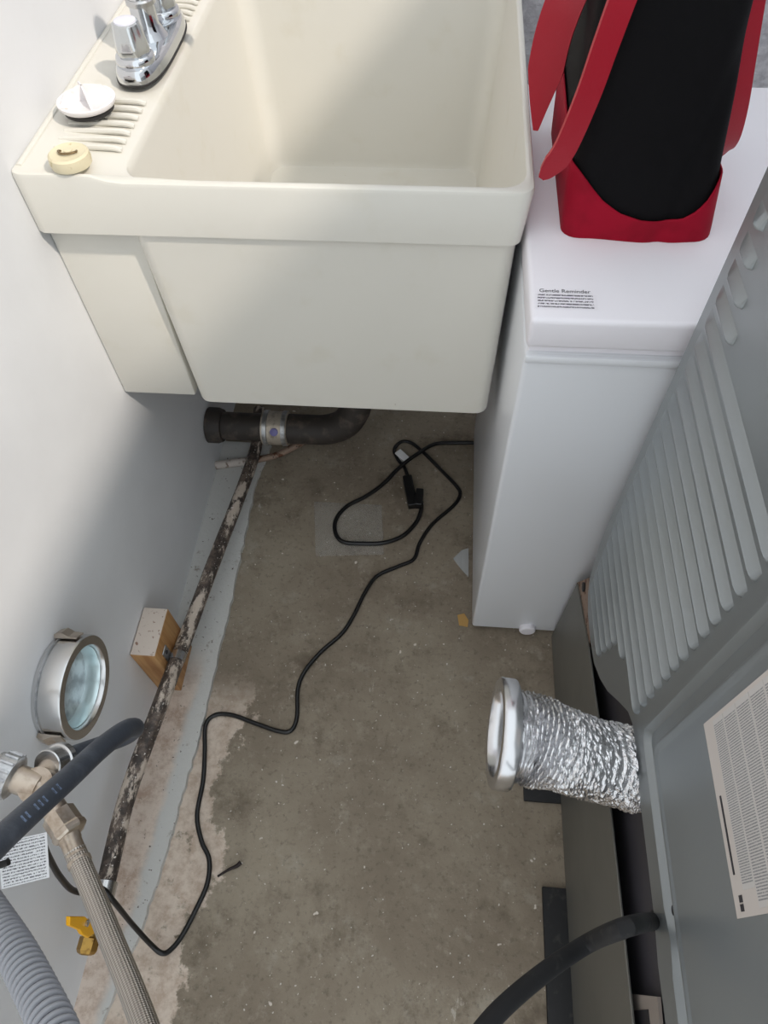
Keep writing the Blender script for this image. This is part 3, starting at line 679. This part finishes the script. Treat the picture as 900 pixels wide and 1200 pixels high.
gh_ = empty('ribbed_drain_hose', at(30, 1150, .5), 'grey corrugated plastic drain hose rising beside the wall', 'hose')
bm = NB(); gp_ = [at(-45, 1020, .58), at(-10, 1072, .545), at(18, 1115, .51), at(42, 1160, .48), at(66, 1210, .45), at(90, 1270, .42)]
tube(bm, gp_, .011, 20, 10); link('inner_tube', bm, mat('dark_grey_plastic', (92, 94, 100), .6), gh_)
sp_ = spline(gp_, 60); dist = 0; nxt = 0; FR = frames(sp_); rib_me = None
for i in range(1, len(sp_)):
    dist += (sp_[i] - sp_[i - 1]).length
    if dist >= nxt:
        nxt += .0058
        if rib_me is None:
            b2 = NB(); lathe(b2, [(.0105, -.0019), (.0132, -.0016), (.0138, 0), (.0132, .0016), (.0105, .0019)], (0, 0, 0), (0, 0, 1), 28, False, False); bmesh.ops.recalc_face_normals(b2, faces=b2.faces)
            rib_me = bpy.data.meshes.new('rib'); b2.to_mesh(rib_me); b2.free(); rib_me.materials.append(GREYHOSE)
            for p in rib_me.polygons: p.use_smooth = True
        o = bpy.data.objects.new('rib', rib_me); COL.objects.link(o); o.parent = gh_
        o.location = sp_[i] - gh_.location; o.rotation_euler = FR[i][2].to_track_quat('Z', 'Y').to_euler()

# extension cord, its socket, and the freezer's cord plugged into it
cz0 = .0045
ext = empty('extension_cord', on_z(240, 860, 0), 'long thin black extension cord winding over the concrete floor', 'cord')
px = [(479, 566), (475, 550), (466, 538), (462, 527), (470, 518), (482, 519), (497, 531), (518, 552), (535, 570), (539, 580), (531, 593), (507, 614), (492, 636), (485, 655), (466, 664), (442, 675), (428, 694), (414, 722), (400, 743), (376, 764), (357, 787), (349, 808), (348, 840), (341, 856), (327, 857), (300, 848), (272, 838), (252, 838), (241, 850), (240, 880), (238, 915), (231, 955), (236, 985), (245, 1007), (243, 1035), (230, 1065), (213, 1097)]
pts = [on_z(x, y, cz0) for x, y in px]
for k, (x, y, z) in enumerate(((200, 1113, .012), (190, 1117, .020), (178, 1108, .032), (155, 1083, .09), (133, 1056, .168), (120, 1042, .190), (104, 1046, .208), (85, 1043, .25), (70, 1027, .31), (59, 1008, .36), (52, 992, .40))): pts.append(on_z(x, y, z))
bm = NB(); tube(bm, pts, .0042, 10, 8); link('cable', bm, CORD, ext)
def pixbox(name, a, b, w, h, m, parent, bev=.003):
    a, b = Vector(a), Vector(b); d = (b - a).normalized(); s = Vector((-d.y, d.x, 0)).normalized(); bm = NB(); 
    P = [a - s * w, b - s * w, b + s * w, a + s * w]
    prism(bm, [p + Vector((0, 0, .001 - p.z)) for p in P], (0, 0, h)); return link(name, bm, m, parent, smooth=True, bev=bev)
pixbox('socket', on_z(477, 562, 0), on_z(484, 597, 0), .011, .019, CORD, ext)
wrap = pixbox('paper_wrap', on_z(466, 532, 0), on_z(478, 543, 0), .009, .012, PAPER, ext, .001)
fc = empty('freezer_power_cord', on_z(440, 636, 0), 'thicker black freezer power cord looped on the floor below the sink', 'cord')
px = [(575, 519), (556, 519), (525, 519), (508, 521), (492, 530), (470, 546), (448, 568), (428, 582), (407, 593), (394, 608), (393, 624), (402, 635), (425, 637), (450, 636), (472, 628), (487, 613), (493, 600), (494, 588)]
zz = [.0055] * len(px); zz[3] = .008; zz[4] = .0145; zz[5] = .012
bm = NB(); tube(bm, [on_z(x, y, z) for (x, y), z in zip(px, zz)], .0048, 10, 8); link('cable', bm, CORD, fc)
pixbox('plug', on_z(490, 597, 0), on_z(492, 578, 0), .009, .021, CORD, fc)
# care tag on the cord
tg = empty('warning_tag', at(30, 1010, .84), 'white printed warning tag with small text hanging behind the hoses', 'tag')
T = lambda x, y, d=.85: at(x, y, d)
plate_uv('tag_sheet', [T(2, 1042), T(58, 1028), T(55, 975), T(-2, 988)], .0003, TAGP, tg)
bm = NB(); tube(bm, [at(-15, 1017, .80), at(2, 1013, .80), at(10, 1010, .80)], .0042, 8, 4); link('cord_end', bm, CORD, tg)

# ------------------------------------------------------------------ small litter on the floor
tw = [on_z(255, 1027, .003), on_z(263, 1022, .003), on_z(270, 1018, .005), on_z(277, 1015, .004), on_z(282, 1011, .005)]
bm = NB(); tube(bm, tw, lambda s: .002 + .0022 * s * s, 8, 6); tag(link('twig', bm, TWIG, origin=tw[2]), 'short dark bent twig on bare concrete beside the thin cord', 'twig')
def scrap(name, pxs, z, m, lab, cat):
    bm = NB(); P = [on_z(x, y, 0.0006) + Vector((0, 0, z * random.random())) for x, y in pxs]
    c = sum(P, Vector()) / len(P); prism(bm, P, (0, 0, .0006)); tag(link(name, bm, m, smooth=False, origin=c), lab, cat)
scrap('plastic_scrap', [(531, 655), (541, 645), (549, 643), (549, 677), (541, 668)], .004, SCRAP, 'torn clear plastic scrap on the floor against the freezer side', 'scrap')
scrap('plastic_film', [(368, 588), (447, 592), (450, 650), (370, 652)], .0, FILM, 'square of clear film stuck on the floor below the cord loop', 'film')
scrap('cardboard_scrap', [(536, 721), (544, 719), (549, 727), (548, 735), (538, 733)], .001, CARD, 'tiny tan cardboard scrap at the freezer corner on floor', 'scrap')
